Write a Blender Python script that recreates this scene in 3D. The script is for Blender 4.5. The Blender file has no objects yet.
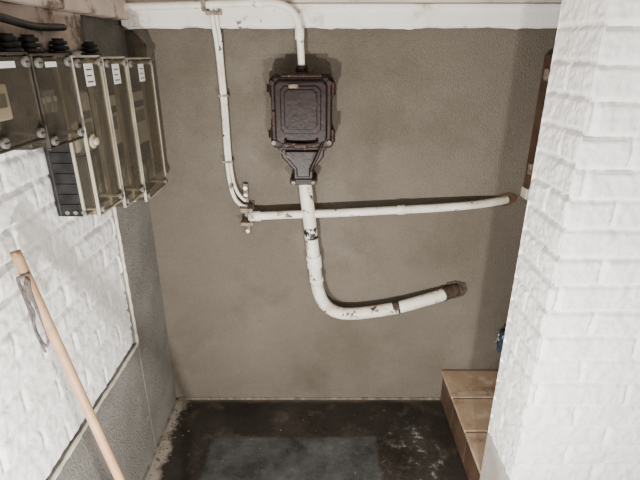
import bpy, bmesh, math, random
import numpy as np
from mathutils import Vector, Matrix
random.seed(4); rng=np.random.RandomState(7)
D=bpy.data
def link(o,parent=None):
    bpy.context.scene.collection.objects.link(o)
    if parent: o.parent=parent
    return o
def empty(name,loc=(0,0,0)):
    e=D.objects.new(name,None); e.empty_display_size=.05; link(e); return e
# ---------------------------------------------------------------- materials
def mat(name,c1,c2=None,rough=.7,scale=8,detail=6,bump=0,bscale=80,lo=.35,hi=.65,metal=0,c3=None,s3=20,t3=.6,w3=.05,spec=.5,coat=0,bdist=.004,grain=0,gs=220,c4=None,s4=30,t4=.65,w4=.03):
    m=D.materials.new(name); m.use_nodes=True; nt=m.node_tree; N=nt.nodes; L=nt.links
    p=N['Principled BSDF']; p.inputs['Roughness'].default_value=rough; p.inputs['Metallic'].default_value=metal
    p.inputs['Specular IOR Level'].default_value=spec; p.inputs['Coat Weight'].default_value=coat
    tc=N.new('ShaderNodeTexCoord')
    def noise(s,d=detail,ro=.6):
        n=N.new('ShaderNodeTexNoise'); n.inputs['Scale'].default_value=s; n.inputs['Detail'].default_value=d; n.inputs['Roughness'].default_value=ro
        L.new(tc.outputs['Object'],n.inputs['Vector']); return n
    def ramp(src,a,b,c=0,d=1):
        r=N.new('ShaderNodeMapRange'); r.inputs[1].default_value=a; r.inputs[2].default_value=b; r.inputs[3].default_value=c; r.inputs[4].default_value=d; L.new(src,r.inputs[0]); return r.outputs[0]
    def mix(f,a,b):
        x=N.new('ShaderNodeMix'); x.data_type='RGBA'; L.new(f,x.inputs[0])
        for i,v in ((6,a),(7,b)):
            if isinstance(v,tuple): x.inputs[i].default_value=(*v,1)
            else: L.new(v,x.inputs[i])
        return x.outputs[2]
    if c2 is None: p.inputs['Base Color'].default_value=(*c1,1)
    else:
        col=mix(ramp(noise(scale).outputs[0],lo,hi),c1,c2)
        if c3: col=mix(ramp(noise(s3,8,.65).outputs[0],t3,t3+w3),col,c3)
        if c4: col=mix(ramp(noise(s4,8,.65).outputs[0],t4,t4+w4),col,c4)
        if grain:
            g=ramp(noise(gs,3,.7).outputs[0],.3,.7,1-grain,1+grain)
            x=N.new('ShaderNodeVectorMath'); x.operation='SCALE'; L.new(col,x.inputs[0]); L.new(g,x.inputs['Scale']); col=x.outputs[0]
        L.new(col,p.inputs['Base Color'])
    if bump:
        b=N.new('ShaderNodeBump'); b.inputs['Strength'].default_value=bump; b.inputs['Distance'].default_value=bdist
        L.new(noise(bscale,5).outputs[0],b.inputs['Height']); L.new(b.outputs[0],p.inputs['Normal'])
    return m
PLASTER=mat('plaster_grey_brown',(.130,.112,.089),(.162,.142,.115),.9,2.2,5,1,190,c3=(.096,.081,.063),s3=2.6,t3=.52,w3=.25,bdist=.006,spec=.2,grain=.15,c4=(.205,.182,.152),s4=1.7,t4=.58,w4=.2)
PLASTER_L=mat('plaster_grey',(.175,.166,.151),(.245,.234,.214),.92,5,8,1,130,c3=(.32,.305,.28),s3=14,t3=.62,w3=.12,bdist=.007,spec=.2,grain=.22,gs=150)
WHITEB=mat('white_painted_brick',(.87,.862,.845),(.93,.925,.91),.6,7,6,.7,60,c3=(.68,.65,.60),s3=11,t3=.65,w3=.12,spec=.3,c4=(.46,.42,.36),s4=24,t4=.69,w4=.05)
WHITE_BEAM=mat('white_flaking_paint',(.78,.76,.72),(.86,.84,.81),.65,9,6,.5,60,c3=(.50,.40,.30),s3=6,t3=.56,w3=.12,c4=(.2,.12,.07),s4=15,t4=.63,w4=.03)
PIPEW=mat('white_pipe_paint',(.66,.60,.49),(.87,.85,.79),.5,10,6,.4,70,c3=(.07,.04,.025),s3=26,t3=.60,w3=.03,c4=(.50,.37,.24),s4=15,t4=.57,w4=.09)
PIPEC=mat('white_pipe_clean',(.70,.66,.56),(.87,.85,.79),.45,12,6,.35,70,c3=(.28,.18,.11),s3=24,t3=.61,w3=.05)
SOOT=mat('black_tar',(.012,.009,.007),(.08,.05,.03),.7,60,6,.6,90)
SPLAT=mat('tar_splashed_paint',(.012,.009,.007),(.70,.66,.58),.6,42,7,.5,90,lo=.50,hi=.54)
IRON=mat('dark_enamelled_iron',(.008,.0030,.0028),(.018,.0068,.006),.40,20,5,.3,45,spec=.25,c3=(.055,.026,.015),s3=16,t3=.64,w3=.06)
IRON2=mat('dark_iron_edge',(.010,.0042,.004),(.030,.013,.009),.48,50,5,.3,60,spec=.25,c3=(.11,.055,.03),s3=30,t3=.60,w3=.05)
RUST=mat('rusty_steel',(.08,.05,.03),(.30,.26,.21),.6,60,6,.4,90,spec=.3)
STEEL=mat('dull_steel',(.30,.29,.27),(.45,.44,.41),.4,40,5,metal=.5)
BLACK=mat('black_bakelite',(.008,.008,.008),(.022,.021,.021),.45,30,4,.15,60,spec=.25)
BROWN=mat('brown_interior',(.024,.018,.014),(.048,.038,.029),.5,20,4)
YEL=mat('yellowed_plastic',(.27,.24,.18),(.42,.385,.305),.4,12,4)
CREAM=mat('cream_plastic',(.58,.53,.43),(.68,.64,.54),.4,12,4)
GREY=mat('grey_plastic',(.105,.101,.093),(.16,.155,.143),.45,12,4)
LGREY=mat('pale_grey_plastic',(.34,.33,.305),(.42,.41,.38),.45,12,4)
PAPER=mat('white_paper',(.80,.80,.78),(.74,.74,.72),.7,20,4)
INK=mat('print_ink',(.05,.05,.06),None,.6)
WOODP=mat('pine_pole',(.33,.19,.098),(.45,.28,.155),.55,9,5,.2,60,c3=(.20,.12,.07),s3=25,t3=.60,w3=.08)
TIMBER=mat('old_timber',(.42,.33,.28),(.60,.51,.45),.8,7,8,.8,50,c3=(.10,.07,.05),s3=9,t3=.50,w3=.1)
DWOOD=mat('dark_brown_wood',(.045,.024,.015),(.10,.056,.034),.5,12,6,.4,50)
CORD=mat('grey_cord',(.05,.042,.044),(.14,.12,.118),.9,150,3,.5,300)
TILE=mat('terracotta_tile',(.36,.245,.155),(.48,.36,.25),.6,7,6,.25,50,c3=(.18,.11,.068),s3=9,t3=.53,w3=.14,c4=(.60,.51,.41),s4=14,t4=.56,w4=.12)
TILER=mat('brown_riser_tile',(.055,.033,.022),(.11,.068,.043),.5,10,6,.25,50,c3=(.24,.175,.12),s3=12,t3=.60,w3=.1)
GROUT=mat('dark_grout',(.05,.036,.028),(.09,.07,.055),.9,40,4)
PLINTH=mat('grey_plinth',(.33,.31,.275),(.44,.42,.375),.9,10,6,.7,90)
EDGE=mat('pale_mortar_edge',(.52,.475,.40),(.68,.64,.56),.9,30,6,.8,70)
DUST=mat('mortar_rubble',(.07,.058,.045),(.20,.17,.14),.95,30,6,.8,120)
RAG=mat('blue_rag',(.008,.014,.03),(.04,.06,.11),.9,30,5,.5,80,c3=(.75,.75,.75),s3=16,t3=.54,w3=.03)
CEIL=mat('ceiling_render',(.42,.38,.33),(.57,.52,.46),.9,6,6,.6,60,c3=(.2,.14,.1),s3=8,t3=.58,w3=.1)
def clear():
    m=D.materials.new('clear_yellowed_cover'); m.use_nodes=True; nt=m.node_tree; N=nt.nodes; L=nt.links; N.clear()
    o=N.new('ShaderNodeOutputMaterial'); t=N.new('ShaderNodeBsdfTransparent'); t.inputs[0].default_value=(.88,.855,.80,1)
    g=N.new('ShaderNodeBsdfPrincipled'); g.inputs['Base Color'].default_value=(.17,.155,.13,1); g.inputs['Roughness'].default_value=.12
    lw=N.new('ShaderNodeLayerWeight'); lw.inputs[0].default_value=.25
    mr=N.new('ShaderNodeMapRange'); mr.inputs[3].default_value=.08; mr.inputs[4].default_value=.45
    L.new(lw.outputs['Facing'],mr.inputs[0]); mx=N.new('ShaderNodeMixShader')
    L.new(mr.outputs[0],mx.inputs[0]); L.new(t.outputs[0],mx.inputs[1]); L.new(g.outputs[0],mx.inputs[2]); L.new(mx.outputs[0],o.inputs[0])
    return m
CLEAR=clear()
def floor_mat():
    m=D.materials.new('dark_floor'); m.use_nodes=True; nt=m.node_tree;N=nt.nodes;L=nt.links;p=N['Principled BSDF']
    p.inputs['Roughness'].default_value=.5; p.inputs['Specular IOR Level'].default_value=.35
    tc=N.new('ShaderNodeTexCoord'); sx=N.new('ShaderNodeSeparateXYZ'); L.new(tc.outputs['Object'],sx.inputs[0])
    def noise(s,d=6,ro=.6):
        n=N.new('ShaderNodeTexNoise'); n.inputs['Scale'].default_value=s; n.inputs['Detail'].default_value=d; n.inputs['Roughness'].default_value=ro; L.new(tc.outputs['Object'],n.inputs['Vector']); return n.outputs[0]
    def mr(src,a,b,c=0,d=1):
        r=N.new('ShaderNodeMapRange'); r.inputs[1].default_value=a; r.inputs[2].default_value=b; r.inputs[3].default_value=c; r.inputs[4].default_value=d; L.new(src,r.inputs[0]); return r.outputs[0]
    def ma(op,a,b=None):
        x=N.new('ShaderNodeMath'); x.operation=op
        for i,v in enumerate((a,b)):
            if v is None: continue
            if isinstance(v,(int,float)): x.inputs[i].default_value=v
            else: L.new(v,x.inputs[i])
        return x.outputs[0]
    def mix(f,a,b):
        x=N.new('ShaderNodeMix'); x.data_type='RGBA'; L.new(f,x.inputs[0])
        for i,v in ((6,a),(7,b)):
            if isinstance(v,tuple): x.inputs[i].default_value=(*v,1)
            else: L.new(v,x.inputs[i])
        return x.outputs[2]
    X,Y=sx.outputs[0],sx.outputs[1]
    base=mix(mr(noise(4,8),.35,.65),(.012,.0095,.008),(.034,.028,.023))
    base=mix(mr(noise(7,9,.7),.54,.72),base,(.085,.070,.055))
    wob=ma('MULTIPLY',ma('SUBTRACT',noise(14,6,.7),.5),.05)
    def rect(x0,x1,y1,soft=.012):
        a=mr(ma('ADD',X,wob),x0-soft,x0+soft); b=mr(ma('ADD',X,wob),x1-soft,x1+soft,1,0); c=mr(ma('ADD',Y,wob),y1-soft,y1+soft,1,0)
        return ma('MULTIPLY',ma('MULTIPLY',a,b),c)
    cem=mix(mr(noise(5,9,.75),.40,.66),(.030,.031,.032),(.094,.096,.095))
    base=mix(ma('MULTIPLY',rect(-.48,.25,1.62,.008),mr(noise(7,8,.7),.3,.55,.5,1)),base,cem)
    lime=mix(mr(noise(20,8,.75),.55,.61),(.042,.037,.032),(.30,.28,.25))
    base=mix(ma('MULTIPLY',rect(.28,.50,1.66,.05),mr(noise(5,6,.6),.36,.56)),base,lime)
    dl=ma('ADD',ma('ADD',X,.705),ma('MULTIPLY',ma('SUBTRACT',noise(7,8,.75),.5),.22))
    base=mix(mr(dl,.02,.05,1,0),base,(.30,.265,.22))
    db=ma('ADD',ma('SUBTRACT',1.87,Y),ma('MULTIPLY',ma('SUBTRACT',noise(8,7,.7),.5),.06))
    base=mix(mr(db,.005,.03,.8,0),base,(.13,.105,.08))
    base=mix(mr(noise(60,3),.70,.74),base,(.32,.29,.25))
    L.new(base,p.inputs['Base Color']); L.new(mr(noise(5,6),.35,.65,.24,.6),p.inputs['Roughness'])
    b=N.new('ShaderNodeBump'); b.inputs['Strength'].default_value=.7; b.inputs['Distance'].default_value=.005; L.new(noise(45,7),b.inputs['Height']); L.new(b.outputs[0],p.inputs['Normal'])
    return m
FLOOR=floor_mat()
# ---------------------------------------------------------------- geometry helpers
def finish(name,bm,m,parent=None,smooth=False,bevel=0,seg=2):
    me=D.meshes.new(name); bm.normal_update(); bm.to_mesh(me); bm.free()
    o=D.objects.new(name,me); me.materials.append(m); link(o,parent)
    if smooth:
        for p in me.polygons: p.use_smooth=True
    if bevel:
        b=o.modifiers.new('bevel','BEVEL'); b.width=bevel; b.segments=seg; b.limit_method='ANGLE'; b.angle_limit=.6
    return o
def box(name,x0,x1,y0,y1,z0,z1,m,parent=None,bevel=0,seg=2,rot=None):
    bm=bmesh.new(); bmesh.ops.create_cube(bm,size=1)
    c=Vector(((x0+x1)/2,(y0+y1)/2,(z0+z1)/2))
    for v in bm.verts:
        v.co=Vector((v.co.x*(x1-x0),v.co.y*(y1-y0),v.co.z*(z1-z0)))
        if rot: v.co=rot@v.co
        v.co+=c
    return finish(name,bm,m,parent,False,bevel,seg)
def cyl(name,p0,p1,r,m,parent=None,r2=None,n=24,bevel=0):
    p0=Vector(p0);p1=Vector(p1);d=p1-p0
    bm=bmesh.new(); bmesh.ops.create_cone(bm,cap_ends=True,segments=n,radius1=r,radius2=r if r2 is None else r2,depth=d.length)
    q=d.to_track_quat('Z','Y').to_matrix().to_4x4()
    bmesh.ops.transform(bm,matrix=Matrix.Translation((p0+p1)/2)@q,verts=bm.verts)
    o=finish(name,bm,m,parent,True,bevel)
    o.modifiers.new('w','EDGE_SPLIT').split_angle=.7
    return o
def catmull(pts,k=8):
    P=[Vector(p) for p in pts]; P=[2*P[0]-P[1]]+P+[2*P[-1]-P[-2]]; out=[]
    for i in range(1,len(P)-2):
        for j in range(k):
            t=j/k; a,b,c,d=P[i-1:i+3]
            out.append(.5*((2*b)+(c-a)*t+(2*a-5*b+4*c-d)*t*t+(3*b-a-3*c+d)*t**3))
    out.append(P[-2]); return out
def tube(name,pts,r,m,parent=None,n=16,k=8,wob=0,smoothpath=True,rfun=None):
    P=catmull(pts,k) if smoothpath else [Vector(p) for p in pts]
    bm=bmesh.new(); rings=[]; up=None
    for i,p in enumerate(P):
        t=(P[min(i+1,len(P)-1)]-P[max(i-1,0)]).normalized()
        if up is None: up=t.orthogonal().normalized()
        up=(up-t*up.dot(t)).normalized(); s=t.cross(up)
        rr=r*(1+random.uniform(-wob,wob))*(rfun(i/(len(P)-1)) if rfun else 1)
        rings.append([bm.verts.new(p+rr*(math.cos(a)*up+math.sin(a)*s)) for a in [2*math.pi*j/n for j in range(n)]])
    for a,b in zip(rings,rings[1:]):
        for j in range(n): bm.faces.new((a[j],a[(j+1)%n],b[(j+1)%n],b[j]))
    bm.faces.new(rings[0][::-1]); bm.faces.new(rings[-1])
    return finish(name,bm,m,parent,True)
def prism(name,poly,y0,y1,m,parent=None,bevel=0,seg=3,inset=None):
    bm=bmesh.new(); f=[bm.verts.new((x,y0,z)) for x,z in poly]; b=[bm.verts.new((x,y1,z)) for x,z in poly]; n=len(poly)
    bm.faces.new(f); bm.faces.new(b[::-1])
    for i in range(n): bm.faces.new((f[i],b[i],b[(i+1)%n],f[(i+1)%n]))
    bmesh.ops.recalc_face_normals(bm,faces=bm.faces)
    return finish(name,bm,m,parent,False,bevel,seg)
def blob(name,pts,h,m,axis='z',base=0,parent=None):
    bm=bmesh.new()
    if axis=='z':
        a=[bm.verts.new((x,y,base)) for x,y in pts]; b=[bm.verts.new((x,y,base+h)) for x,y in pts]
    else:
        a=[bm.verts.new((x,base,z)) for x,z in pts]; b=[bm.verts.new((x,base-h,z)) for x,z in pts]
    n=len(pts); bm.faces.new(a); bm.faces.new(b)
    for i in range(n): bm.faces.new((a[i],a[(i+1)%n],b[(i+1)%n],b[i]))
    bmesh.ops.recalc_face_normals(bm,faces=bm.faces)
    return finish(name,bm,m,parent)
LAT=rng.rand(256,256)
def vn(u,v,s,off=0):
    u=u*s+off*17.3+50; v=v*s+off*9.1+50; i=np.floor(u).astype(int); j=np.floor(v).astype(int); fu=u-i; fv=v-j
    fu=fu*fu*(3-2*fu); fv=fv*fv*(3-2*fv); g=lambda a,b:LAT[a%256,b%256]
    return (g(i,j)*(1-fu)+g(i+1,j)*fu)*(1-fv)+(g(i,j+1)*(1-fu)+g(i+1,j+1)*fu)*fv
def brick_h(u,v,seed=0,ch=.075,bl=.25,depth=.0095):
    uw=u+(vn(u,v,9,seed)-.5)*.010; vw=v+(vn(u,v,7,seed+3)-.5)*.008
    row=np.floor(vw/ch); off=np.where(row%2==0,0,.5)*bl+ (LAT[(row.astype(int)*5+3)%256,7]-.5)*.05
    col=np.floor((uw+off)/bl)
    fy=np.abs((vw/ch-row)-.5)*ch; fx=np.abs(((uw+off)/bl-col)-.5)*bl
    dy=ch/2-fy; dx=bl/2-fx; d=np.minimum(dx*1.1,dy)
    s=np.clip((d-.002)/.008,0,1); s=s*s*(3-2*s)
    ht=LAT[(row.astype(int)*7+seed)%256,(col.astype(int)*13)%256]
    return depth*(s-1)*(.55+.6*vn(u,v,5,seed+9))+.004*(ht-.5)*s+.003*(vn(u,v,18,seed+5)-.5)+.0040*(vn(u,v,45,seed+6)-.5)+.0034*(vn(u,v,110,seed+8)-.5)
def brick_face(name,org,ud,vd,W,H,m,parent=None,res=.006,seed=0,taper=True,u0=0,flip=False):
    org=Vector(org);ud=Vector(ud);vd=Vector(vd);nd=ud.cross(vd)
    if flip: nd=-nd
    nu=int(W/res)+1; nv=int(H/res)+1
    U,V=np.meshgrid(np.linspace(0,W,nu),np.linspace(0,H,nv))
    h=brick_h(U+u0,V,seed)
    if taper:
        e=np.minimum(U,W-U); k=np.clip(e/.012,0,1); k=np.sqrt(1-(1-k)**2); h=h*k-(1-k)*.002
    co=np.array(org)[None,None]+U[...,None]*np.array(ud)+V[...,None]*np.array(vd)+h[...,None]*np.array(nd)
    idx=np.arange(nu*nv).reshape(nv,nu)
    q=np.stack([idx[:-1,:-1],idx[:-1,1:],idx[1:,1:],idx[1:,:-1]],-1).reshape(-1,4)
    if flip: q=q[:,::-1]
    me=D.meshes.new(name); me.from_pydata(co.reshape(-1,3).tolist(),[],q.tolist()); me.materials.append(m)
    me.polygons.foreach_set('use_smooth',[True]*len(me.polygons)); me.update()
    o=D.objects.new(name,me); return link(o,parent)
# ---------------------------------------------------------------- room shell
HC=1.98
box('floor',-.90,1.75,-1.2,2.0,-.10,0,FLOOR)
box('ceiling',-.90,1.75,-1.2,2.0,HC,HC+.1,CEIL)
box('wall_back',-.90,1.75,1.87,2.0,0,HC,PLASTER)
wl=empty('wall_left')
box('plaster_corner',-.86,-.71,1.55,1.87,0,HC,PLASTER_L,wl,.004)
box('plaster_dado',-.86,-.71,-1.2,1.55,0,.54,PLASTER_L,wl,.006)
box('upper_wall',-.90,-.735,-1.2,1.55,.54,HC,WHITEB,wl)
brick_face('painted_brickwork',(-.722,1.55,.54),(0,-1,0),(0,0,1),2.3,HC-.54,WHITEB,wl,res=.006,seed=2,taper=False,flip=True)
def lip(name,axis):
    pts=[]
    if axis=='h':
        pts=[(-.712,1.553-i*.05,.541+random.uniform(-.002,.002)) for i in range(46)]
    else:
        pts=[(-.712,1.551+random.uniform(-.0015,.0015),.54+i*.05) for i in range(22)]
    return tube(name,pts,.0055,EDGE,wl,n=8,k=3,wob=.25)
lip('mortar_lip_lower','h'); lip('mortar_lip_side','v')
wr=empty('wall_right')
PX,PY0,PY1,PX1=.58,1.05,1.26,1.75
box('pier_core',PX+.012,PX1,PY0+.012,PY1-.012,0,HC,WHITEB,wr)
zb=.38
brick_face('pier_side',(PX,PY1,zb),(0,-1,0),(0,0,1),PY1-PY0,HC-zb,WHITEB,wr,res=.004,seed=11,u0=.02)
brick_face('pier_front',(PX,PY0,0),(1,0,0),(0,0,1),PX1-PX,HC,WHITEB,wr,res=.005,seed=12,u0=.12)
brick_face('pier_rear',(PX1,PY1,0),(-1,0,0),(0,0,1),PX1-PX,HC,WHITEB,wr,res=.01,seed=14)
box('pier_plinth',PX-.004,PX+.03,PY0+.004,PY1-.001,0,zb,PLINTH,wr,.008)
box('wall_stairwell',1.66,1.75,1.265,1.865,0,HC,PLASTER_L)
bm_=empty('beam')
box('beam_body',-.70,1.65,1.815,1.865,1.68,HC-.002,WHITE_BEAM,bm_,.006)
box('beam_bead',-.70,1.65,1.802,1.816,1.735,1.752,WHITE_BEAM,bm_,.004)
box('beam_upper',-.70,1.65,1.80,1.816,1.755,HC-.002,CEIL,bm_,.004)
tube('beam_lower_render',[(-.70+i*.06,1.842,1.684+random.uniform(-.003,.003)) for i in range(40)],.009,WHITE_BEAM,bm_,n=10,k=3,wob=.2)
tp=empty('trim_timber')
box('wall_plate',-.715,-.66,.2,1.80,1.70,1.80,TIMBER,tp,.006)
box('ledger_board',-.715,-.69,.55,1.50,1.60,1.70,TIMBER,tp,.004)
def rubble(name,path,w,n=260):
    bm=bmesh.new()
    for i in range(n):
        t=random.random(); k=t*(len(path)-1); a=int(k); f=k-a
        x=path[a][0]*(1-f)+path[min(a+1,len(path)-1)][0]*f; y=path[a][1]*(1-f)+path[min(a+1,len(path)-1)][1]*f
        s=random.uniform(.001,.0035); ox,oy=path[0][2],path[0][3]; q=abs(random.gauss(0,.5))*w
        M=Matrix.Translation((x+ox*(q+.004),y+oy*(q+.004),s*.35))@Matrix.Rotation(random.random()*6,4,'Z')@Matrix.Diagonal((s*random.uniform(.8,2),s*random.uniform(.8,2),s*.8,1))
        bmesh.ops.create_icosphere(bm,subdivisions=1,radius=1,matrix=M)
    return finish(name,bm,DUST)
rubble('mortar_rubble',[(-.70,1.85,1,0),(-.70,1.2,1,0),(-.70,.6,1,0)],.07,320)
tube('baseboard_back',[(-.70+i*.05,1.869,.002) for i in range(27)],.008,DUST,n=8,k=3,wob=.2)
tube('baseboard_left',[(-.709,1.86-i*.05,.002) for i in range(40)],.009,DUST,n=8,k=3,wob=.3)
# ---------------------------------------------------------------- staircase (rises to the right)
st=empty('staircase')
for i in range(4):
    x0=.595+.265*i; z1=.178*(i+1)
    box(f'core_{i+1}',x0+.01,1.655,1.268,1.862,.178*i+(.001 if i else 0),z1-.012,GROUT,st)
    for j in range(3):
        y1=1.862-j*.198; y0=max(y1-.192,1.269)
        box(f'tread_tile_{i+1}_{j+1}',x0-.012,x0+.27,y0,y1,z1-.014,z1,TILE,st,.004)
        box(f'riser_tile_{i+1}_{j+1}',x0,x0+.011,y0,y1,.178*i+.002,z1-.016,TILER,st,.002)
def rag():
    bm=bmesh.new(); bmesh.ops.create_icosphere(bm,subdivisions=4,radius=1)
    for v in bm.verts:
        c=v.co; n=math.sin(c.x*7+c.y*3)*math.sin(c.z*8+1)*math.cos(c.y*6)
        k=1+.28*n+.12*math.sin(c.x*19+c.z*13)
        x,y,z=.842+c.x*.036*k,1.805+c.y*.04*k,.378+c.z*.058*k
        if z<.359 and x>.844:
            if .359-z < x-.844: z=.359
            else: x=.844
        v.co=Vector((x,y,z))
    return finish('crumpled_rag',bm,RAG,None,True)
rag()
hc=empty('wooden_wall_cabinet')
box('back_panel',.85,1.29,1.855,1.868,1.10,1.58,BLACK,hc)
box('stile_1',.83,.865,1.80,1.868,1.09,1.59,DWOOD,hc,.004)
box('stile_2',1.27,1.305,1.80,1.868,1.09,1.59,DWOOD,hc,.004)
box('rail_1',.865,1.27,1.80,1.868,1.555,1.59,DWOOD,hc,.004)
box('rail_2',.865,1.27,1.80,1.868,1.09,1.125,DWOOD,hc,.004)
box('door_panel',.87,1.265,1.82,1.84,1.13,1.55,DWOOD,hc,.006)
box('hinge_1',.822,.832,1.81,1.83,1.50,1.54,RUST,hc,.001)
box('hinge_2',.822,.832,1.81,1.83,1.15,1.19,RUST,hc,.001)
box('pale_chock',.825,.865,1.815,1.868,1.045,1.088,CREAM,hc,.004)
# ---------------------------------------------------------------- cast-iron service fuse box
fb=empty('cast_iron_fuse_box')
cx=-.066
def rr(x0,x1,z0,z1,c,k=1):
    return [(x0+c,z0),(x1-c,z0),(x1,z0+c),(x1,z1-c),(x1-c,z1),(x0+c,z1),(x0,z1-c),(x0,z0+c)]
L_=cx-.117; R_=cx+.117
body=[(L_+.012,1.262),(L_,1.275),(L_,1.335),(L_+.006,1.345),(L_+.006,1.44),(L_,1.45),(L_,1.505),(L_+.014,1.520),(cx-.03,1.520),(cx-.02,1.530),(cx+.02,1.530),(cx+.03,1.520),(R_-.014,1.520),(R_,1.505),(R_,1.45),(R_-.006,1.44),(R_-.006,1.345),(R_,1.335),(R_,1.275),(R_-.012,1.262)]
prism('body',body,1.765,1.862,IRON,fb,.006)
prism('door_flange',rr(cx-.110,cx+.106,1.268,1.514,.012),1.750,1.768,IRON2,fb,.004)
prism('door_panel',rr(cx-.098,cx+.092,1.284,1.504,.016),1.735,1.752,IRON,fb,.007,4)
prism('door_recess_rim',rr(cx-.076,cx+.070,1.320,1.487,.015),1.730,1.737,IRON,fb,.004)
prism('door_boss',rr(cx-.062,cx+.056,1.335,1.475,.014),1.726,1.732,IRON,fb,.004)
prism('name_plate',rr(cx-.045,cx-.010,1.479,1.492,.002),1.728,1.737,RUST,fb,.001)
prism('end_chamber',[(cx-.085,1.262),(cx-.080,1.225),(cx-.036,1.175),(cx-.036,1.125),(cx+.040,1.125),(cx+.040,1.175),(cx+.080,1.225),(cx+.085,1.262)],1.775,1.860,IRON,fb,.006)
prism('end_chamber_cover',[(cx-.066,1.252),(cx-.062,1.228),(cx-.024,1.183),(cx-.024,1.150),(cx+.028,1.150),(cx+.028,1.183),(cx+.062,1.228),(cx+.066,1.252)],1.760,1.778,IRON,fb,.005)
prism('end_flange',rr(cx-.052,cx+.056,1.118,1.142,.008),1.768,1.862,IRON2,fb,.003)
box('chamber_rim',cx-.09,cx+.09,1.752,1.79,1.256,1.270,IRON2,fb,.004)
for k,(x,z) in enumerate([(cx-.104,1.285),(cx-.104,1.495),(cx+.099,1.285),(cx+.099,1.495),(cx-.104,1.39)]):
    cyl(f'bolt_{k+1}',(x,1.755,z),(x,1.740,z),.0095,RUST if k in(0,2) else IRON2,fb,n=6)
for k,x in enumerate([cx-.036,cx+.04]):
    cyl(f'flange_bolt_{k+1}',(x,1.77,1.13),(x,1.756,1.13),.008,RUST,fb,n=6)
for k,z in enumerate([1.475,1.31]):
    cyl(f'hinge_{k+1}',(cx+.113,1.755,z-.022),(cx+.113,1.755,z+.022),.009,IRON2,fb)
    cyl(f'left_lug_{k+1}',(cx-.117,1.80,z-.014),(cx-.117,1.80,z+.014),.012,IRON2,fb)
tube('latch_bail',[(cx-.06,1.74,1.305),(cx-.055,1.722,1.288),(cx-.0,1.718,1.284),(cx+.05,1.722,1.288),(cx+.055,1.74,1.305)],.005,IRON2,fb,n=10)
box('latch_tongue',cx-.03,cx+.02,1.712,1.742,1.268,1.286,IRON2,fb,.004)
tube('lever',[(cx+.075,1.74,1.29),(cx+.066,1.735,1.262),(cx+.046,1.738,1.215),(cx+.030,1.745,1.18)],.0065,IRON2,fb,n=10)
tube('seal_wire',[(cx-.05,1.728,1.28),(cx-.08,1.725,1.262),(cx-.06,1.728,1.24),(cx-.03,1.74,1.225)],.0014,RUST,fb,n=6)
cyl('top_gland',(cx,1.80,1.52),(cx,1.80,1.552),.021,IRON,fb,bevel=.002)
box('arch_rib',cx-.075,cx+.075,1.745,1.80,1.514,1.524,IRON2,fb,.004)
# ---------------------------------------------------------------- pipes
def collar(name,p,d,r,l,m,parent):
    p=Vector(p); d=Vector(d).normalized(); return cyl(name,p-d*l/2,p+d*l/2,r,m,parent,bevel=.002)
p1=empty('supply_conduit_pipe')
tube('pipe',[(-.699,1.775,1.738),(-.45,1.775,1.744),(-.20,1.775,1.752),(-.15,1.775,1.750),(-.105,1.777,1.735),(-.080,1.780,1.705),(-.072,1.785,1.67),(-.068,1.797,1.60),(cx,1.80,1.545)],.0125,PIPEC,p1,k=8)
collar('coupling_1',(-.21,1.775,1.752),(1,0,0),.0165,.04,PIPEC,p1)
collar('coupling_2',(-.071,1.787,1.655),(0,0,1),.016,.035,PIPEC,p1)
box('clip',-.40,-.385,1.758,1.803,1.725,1.765,RUST,p1,.002)
p2=empty('large_white_pipe')
R=.0265
tube('pipe',[(-.060,1.815,1.125),(-.055,1.812,1.07),(-.045,1.81,.98),(-.034,1.81,.87),(-.025,1.81,.78),(-.016,1.81,.69),(-.004,1.81,.625),(.022,1.81,.568),(.068,1.81,.532),(.134,1.81,.520),(.25,1.811,.533),(.36,1.813,.555),(.46,1.82,.583),(.54,1.835,.602),(.615,1.869,.614)],R,PIPEW,p2,n=24,k=8,wob=.012)
collar('coupling_1',(-.0245,1.81,.775),(.10,0,-1),.0315,.055,PIPEC,p2)
collar('coupling_2',(-.015,1.81,.69),(.12,0,-1),.030,.018,PIPEC,p2)
def tarband(name,p,d,r,l,parent,m=None):
    p=Vector(p);d=Vector(d).normalized()
    pts=[p-d*l/2+d*l*i/5 for i in range(6)]
    return tube(name,pts,r,m or SOOT,parent,n=18,k=2,wob=.03)
tarband('tar_band_1',(.335,1.8125,.550),(1,0,.21),R+.0012,.030,p2)
tarband('tar_band_2',(.575,1.850,.608),(1,.45,.17),R+.004,.075,p2)
tarband('tar_splash',(-.0375,1.81,.905),(.10,0,-1),R+.0012,.05,p2,SPLAT)
blob('wall_hole_patch',[(.555,.575),(.60,.565),(.645,.58),(.66,.61),(.645,.645),(.60,.655),(.565,.645),(.55,.61)],.004,SOOT,'y',1.8695,p2)
p3=empty('horizontal_white_pipe')
tube('pipe',[(-.292,1.82,.972),(-.15,1.818,.980),(.05,1.816,.988),(.25,1.816,.998),(.45,1.818,1.008),(.62,1.83,1.018),(.73,1.855,1.026),(.775,1.869,1.03)],.0165,PIPEW,p3,n=20,k=8,wob=.012)
collar('coupling_1',(-.265,1.820,.9735),(1,0,.04),.0205,.045,PIPEW,p3)
collar('coupling_2',(.33,1.817,1.002),(1,0,.04),.0195,.03,PIPEW,p3)
blob('wall_hole_patch',[(.735,1.01),(.775,1.0),(.81,1.02),(.815,1.045),(.78,1.06),(.74,1.05)],.004,DWOOD,'y',1.8695,p3)
box('wall_bracket',-.313,-.293,1.85,1.868,.885,1.10,RUST,p3,.002)
for k,z in enumerate([.90,.935,1.055,1.085]):
    cyl(f'bracket_screw_{k+1}',(-.303,1.85,z),(-.303,1.842,z),.008,STEEL,p3,n=12)
box('bracket_clamp',-.326,-.272,1.800,1.852,.995,1.012,RUST,p3,.003)
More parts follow.
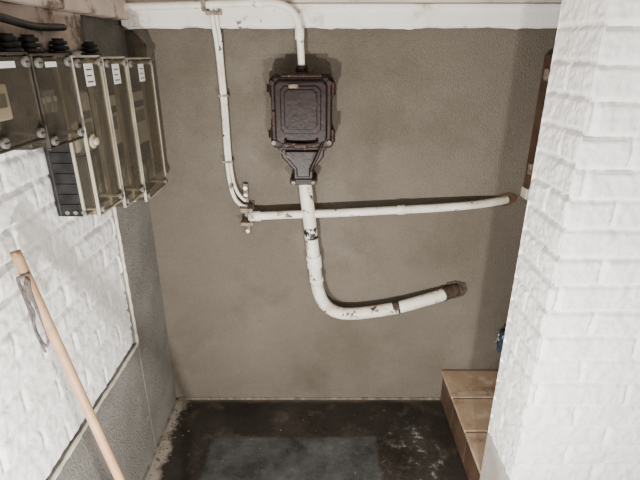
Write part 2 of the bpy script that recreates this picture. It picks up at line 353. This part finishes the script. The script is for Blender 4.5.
box('bracket_clamp_2',-.326,-.272,1.800,1.852,.938,.952,RUST,p3,.003)
p4=empty('thin_conduit_pair')
tube('conduit_1',[(-.373,1.79,1.79),(-.372,1.795,1.70),(-.371,1.822,1.64),(-.369,1.832,1.56),(-.366,1.835,1.40),(-.367,1.835,1.20),(-.360,1.835,1.10),(-.345,1.833,1.045),(-.322,1.831,1.018),(-.296,1.828,1.010)],.0078,PIPEW,p4,k=6)
tube('conduit_2',[(-.358,1.79,1.79),(-.357,1.795,1.70),(-.356,1.822,1.64),(-.357,1.832,1.56),(-.354,1.835,1.40),(-.354,1.835,1.22),(-.347,1.835,1.12),(-.333,1.833,1.072),(-.316,1.831,1.048),(-.300,1.828,1.036)],.0062,PIPEW,p4,k=6)
box('clip_1',-.383,-.343,1.827,1.868,1.44,1.450,RUST,p4,.002)
box('clip_2',-.383,-.343,1.827,1.868,1.19,1.200,RUST,p4,.002)
box('beam_clip',-.392,-.338,1.778,1.801,1.715,1.727,RUST,p4,.002)
# ---------------------------------------------------------------- electricity meter boxes on left wall
def meter_box(y0,y1,z0,z1,style,glands=1,tail=None):
    e=empty('electric_meter_box'); xb,xf=-.716,-.60
    house=BLACK if style in('c1',) else (BROWN if style in('a','b') else GREY)
    t=.006
    box('back_plate',xb,xb+.012,y0,y1,z0,z1,house,e,.003)
    dp=xf-.042
    for nm,a in (('tray_bottom',(y0,y1,z0,z0+t)),('tray_top',(y0,y1,z1-t,z1)),('tray_near',(y0,y0+t,z0+t,z1-t)),('tray_far',(y1-t,y1,z0+t,z1-t))):
        box(nm,xb+.012,dp,a[0],a[1],a[2],a[3],house,e,.0015)
    box('cover_front',xf-.004,xf,y0+.008,y1-.008,z0+.008,z1-.008,CLEAR,e)
    for nm,a in (('cover_bottom',(y0+.003,y1-.003,z0+.003,z0+.006)),('cover_top',(y0+.003,y1-.003,z1-.006,z1-.003)),('cover_near',(y0+.003,y0+.006,z0+.006,z1-.006)),('cover_far',(y1-.006,y1-.003,z0+.006,z1-.006))):
        box(nm,dp,xf-.004,a[0],a[1],a[2],a[3],CLEAR,e)
    rim=YEL if style not in 'ab' else BROWN
    rw=.005
    for nm,a in (('rim_bottom',(y0,y1,z0,z0+rw)),('rim_top',(y0,y1,z1-rw,z1)),('rim_near',(y0,y0+rw,z0+rw,z1-rw)),('rim_far',(y1-rw,y1,z0+rw,z1-rw))):
        box(nm,xf-.007,xf+.002,a[0],a[1],a[2],a[3],rim,e,.0015)
        box(nm+'_flange',dp-.004,dp+.004,a[0]-.001,a[1]+.001,a[2],a[3],rim,e,.0015)
    for k,(y,z) in enumerate([(y0+.018,z0+.018),(y1-.018,z0+.018),(y0+.018,z1-.018),(y1-.018,z1-.018)]):
        cyl(f'cover_screw_post_{k+1}',(xb+.012,y,z),(xf+.001,y,z),.005,rim,e,n=12)
        cyl(f'cover_screw_{k+1}',(xf,y,z),(xf+.009,y,z),.0105,GREY,e,n=16,bevel=.0015)
        box(f'screw_slot_{k+1}',xf+.0085,xf+.0098,y-.008,y+.008,z-.001,z+.001,BLACK,e)
    ym=(y0+y1)/2; zm=(z0+z1)/2; w=(y1-y0); h=z1-z0
    x1=xf-.035
    if style=='a':
        box('fuse_module',xb+.012,x1,ym-.01,y1-.035,zm-.04,zm+.03,CREAM,e,.004)
        box('module_window',x1,x1+.003,ym+.005,y1-.05,zm-.015,zm+.012,GREY,e,.001)
        for k in range(3): box(f'terminal_{k+1}',xb+.012,x1-.02,y0+.03+k*.03,y0+.048+k*.03,z0+.03,z0+.06,GREY,e,.002)
        box('label',xf,xf+.001,y0+.05,y0+.11,z1-.028,z1-.016,PAPER,e)
    elif style=='b':
        box('switch_base',xb+.012,x1-.02,y0+.02,y1-.02,zm-.06,zm+.04,BLACK,e,.004)
        for k in range(4):
            y=y0+.028+k*.027
            box(f'breaker_{k+1}',x1-.02,x1,y,y+.022,zm-.03,zm+.02,GREY,e,.002)
            box(f'toggle_{k+1}',x1,x1+.006,y+.007,y+.015,zm-.006,zm+.006,LGREY,e,.001)
        box('label',xf,xf+.001,y0+.05,y0+.095,z1-.028,z1-.017,PAPER,e)
    else:
        mz0=z0+.12 if style!='c1' else z0+.16
        box('meter_body',xb+.012,x1,y0+.024,y1-.024,mz0,z1-.09,BLACK if style!='c1' else LGREY,e,.012,3)
        box('meter_face',x1,x1+.002,y0+.036,y1-.036,mz0+.06,z1-.11,LGREY,e)
        box('dial_window',x1+.002,x1+.004,y0+.045,y1-.045,z1-.16,z1-.14,INK,e)
        box('dial_plate',x1+.002,x1+.003,y0+.05,y1-.05,z1-.21,z1-.17,GREY,e)
        box('terminal_cover',xb+.012,x1-.012,y0+.03,y1-.03,z0+.025,mz0-.004,BLACK,e,.006)
        for k in range(4):
            y=y0+.04+k*(w-.08)/3.2
            box(f'terminal_rib_{k+1}',x1-.012,x1-.004,y,y+.007,z0+.035,mz0-.015,GREY,e,.001)
        box('label',xf,xf+.001,ym-.024,ym+.024,z1-.075,z1-.02,PAPER,e)
        for k in range(3): box(f'label_text_{k+1}',xf+.001,xf+.0014,ym-.018,ym+.016-.006*(k%2),z1-.066+k*.015,z1-.063+k*.015,INK,e)
        if style=='c1':
            for k in range(7): box(f'side_rib_{k+1}',xb+.016,dp-.006,y0-.003,y0,z0+.02+k*.028,z0+.036+k*.028,BLACK,e,.0012)
            for k in range(3): cyl(f'side_boss_{k+1}',(xb+.03+k*.022,y0-.0035,z0+.012),(xb+.03+k*.022,y0,z0+.012),.006,GREY,e,n=10)
            box('side_insert',dp,xf-.012,y0+.007,y0+.03,z0+.02,z0+.16,BLACK,e,.004)
            cyl('plug_knob_base',(xf,y0+.03,z0+.20),(xf+.006,y0+.03,z0+.20),.018,YEL,e,bevel=.002)
            cyl('plug_knob',(xf+.006,y0+.03,z0+.20),(xf+.016,y0+.03,z0+.20),.010,YEL,e,bevel=.003)
    for k in range(glands):
        y=y0+w*(k+.5)/glands; x=-.665
        for q in range(3): cyl(f'gland_{k+1}_ring_{q+1}',(x,y,z1+.001+q*.012),(x,y,z1+.010+q*.012),.027-.003*q,BLACK,e,n=20,bevel=.002)
        cyl(f'gland_{k+1}_core',(x,y,z1-.002),(x,y,z1+.04),.014,BLACK,e)
    if tail:
        tube('cable_tail',[(-.665,y0+w/2,z1+.035)]+[Vector((-.665,y0+w/2,z1))+Vector(q) for q in tail],.009,BLACK,e,n=12)
    return e
meter_box(.70,.865,1.425,1.600,'b',1)
meter_box(.875,1.035,1.42,1.598,'a',1,[(.0,.0,.06),(.01,.05,.072),(.01,.12,.065),(.0,.25,.055),(-.01,.40,.06)])
meter_box(1.045,1.205,1.395,1.595,'b',2)
meter_box(1.215,1.375,1.18,1.59,'c1',1)
meter_box(1.385,1.55,1.15,1.585,'c',1)
meter_box(1.56,1.79,1.115,1.58,'d',0)
# ---------------------------------------------------------------- wooden pole with cord
wp=empty('wooden_broom_handle')
a=Vector((-.680,.965,1.175)); b=Vector((-.395,.872,0.003))
tube('handle',[a.lerp(b,t) for t in (0,.006,.2,.4,.6,.8,1)],.0115,WOODP,wp,n=20,k=4,rfun=lambda t:.75 if t<.004 else 1)
q=a.lerp(b,.035)
tube('cord_loop',[q+Vector((.014,-.004,.0)),q+Vector((.0,-.016,-.004)),q+Vector((-.010,-.014,-.012)),q+Vector((-.004,-.016,-.05)),q+Vector((.004,-.02,-.10)),q+Vector((.006,-.02,-.15)),q+Vector((.020,-.02,-.185)),q+Vector((.028,-.018,-.155)),q+Vector((.022,-.018,-.10)),q+Vector((.014,-.018,-.045)),q+Vector((.014,-.014,-.01))],.0036,CORD,wp,n=8,k=6)
tube('cord_end',[q+Vector((.012,-.016,-.006)),q+Vector((.002,-.022,-.05)),q+Vector((.014,-.024,-.09)),q+Vector((.006,-.024,-.135)),q+Vector((.016,-.022,-.20))],.003,CORD,wp,n=8,k=6)
# ---------------------------------------------------------------- lights
def area(name,loc,tgt,size,power,col):
    l=D.lights.new(name,'AREA'); l.shape='DISK'; l.size=size; l.energy=power; l.color=col
    o=D.objects.new(name,l); link(o); o.location=loc
    o.rotation_euler=(Vector(tgt)-Vector(loc)).to_track_quat('-Z','Y').to_euler()
area('work_lamp_right',(.30,.06,.60),(-.05,1.87,1.3),.06,24,(1,.95,.88))
area('work_lamp_left',(-.30,.06,.58),(.15,1.87,1.3),.06,42,(1,.96,.90))
w=D.worlds.new('world'); bpy.context.scene.world=w; w.use_nodes=True
w.node_tree.nodes['Background'].inputs[0].default_value=(1,.98,.95,1); w.node_tree.nodes['Background'].inputs[1].default_value=.6
# ---------------------------------------------------------------- camera
c=D.cameras.new('camera'); c.sensor_width=36; c.lens=470*36/640; c.clip_start=.01
co=D.objects.new('camera',c); link(co); co.location=(0,0,1.6); co.rotation_euler=(math.radians(90-21.9),0,0)
bpy.context.scene.camera=co
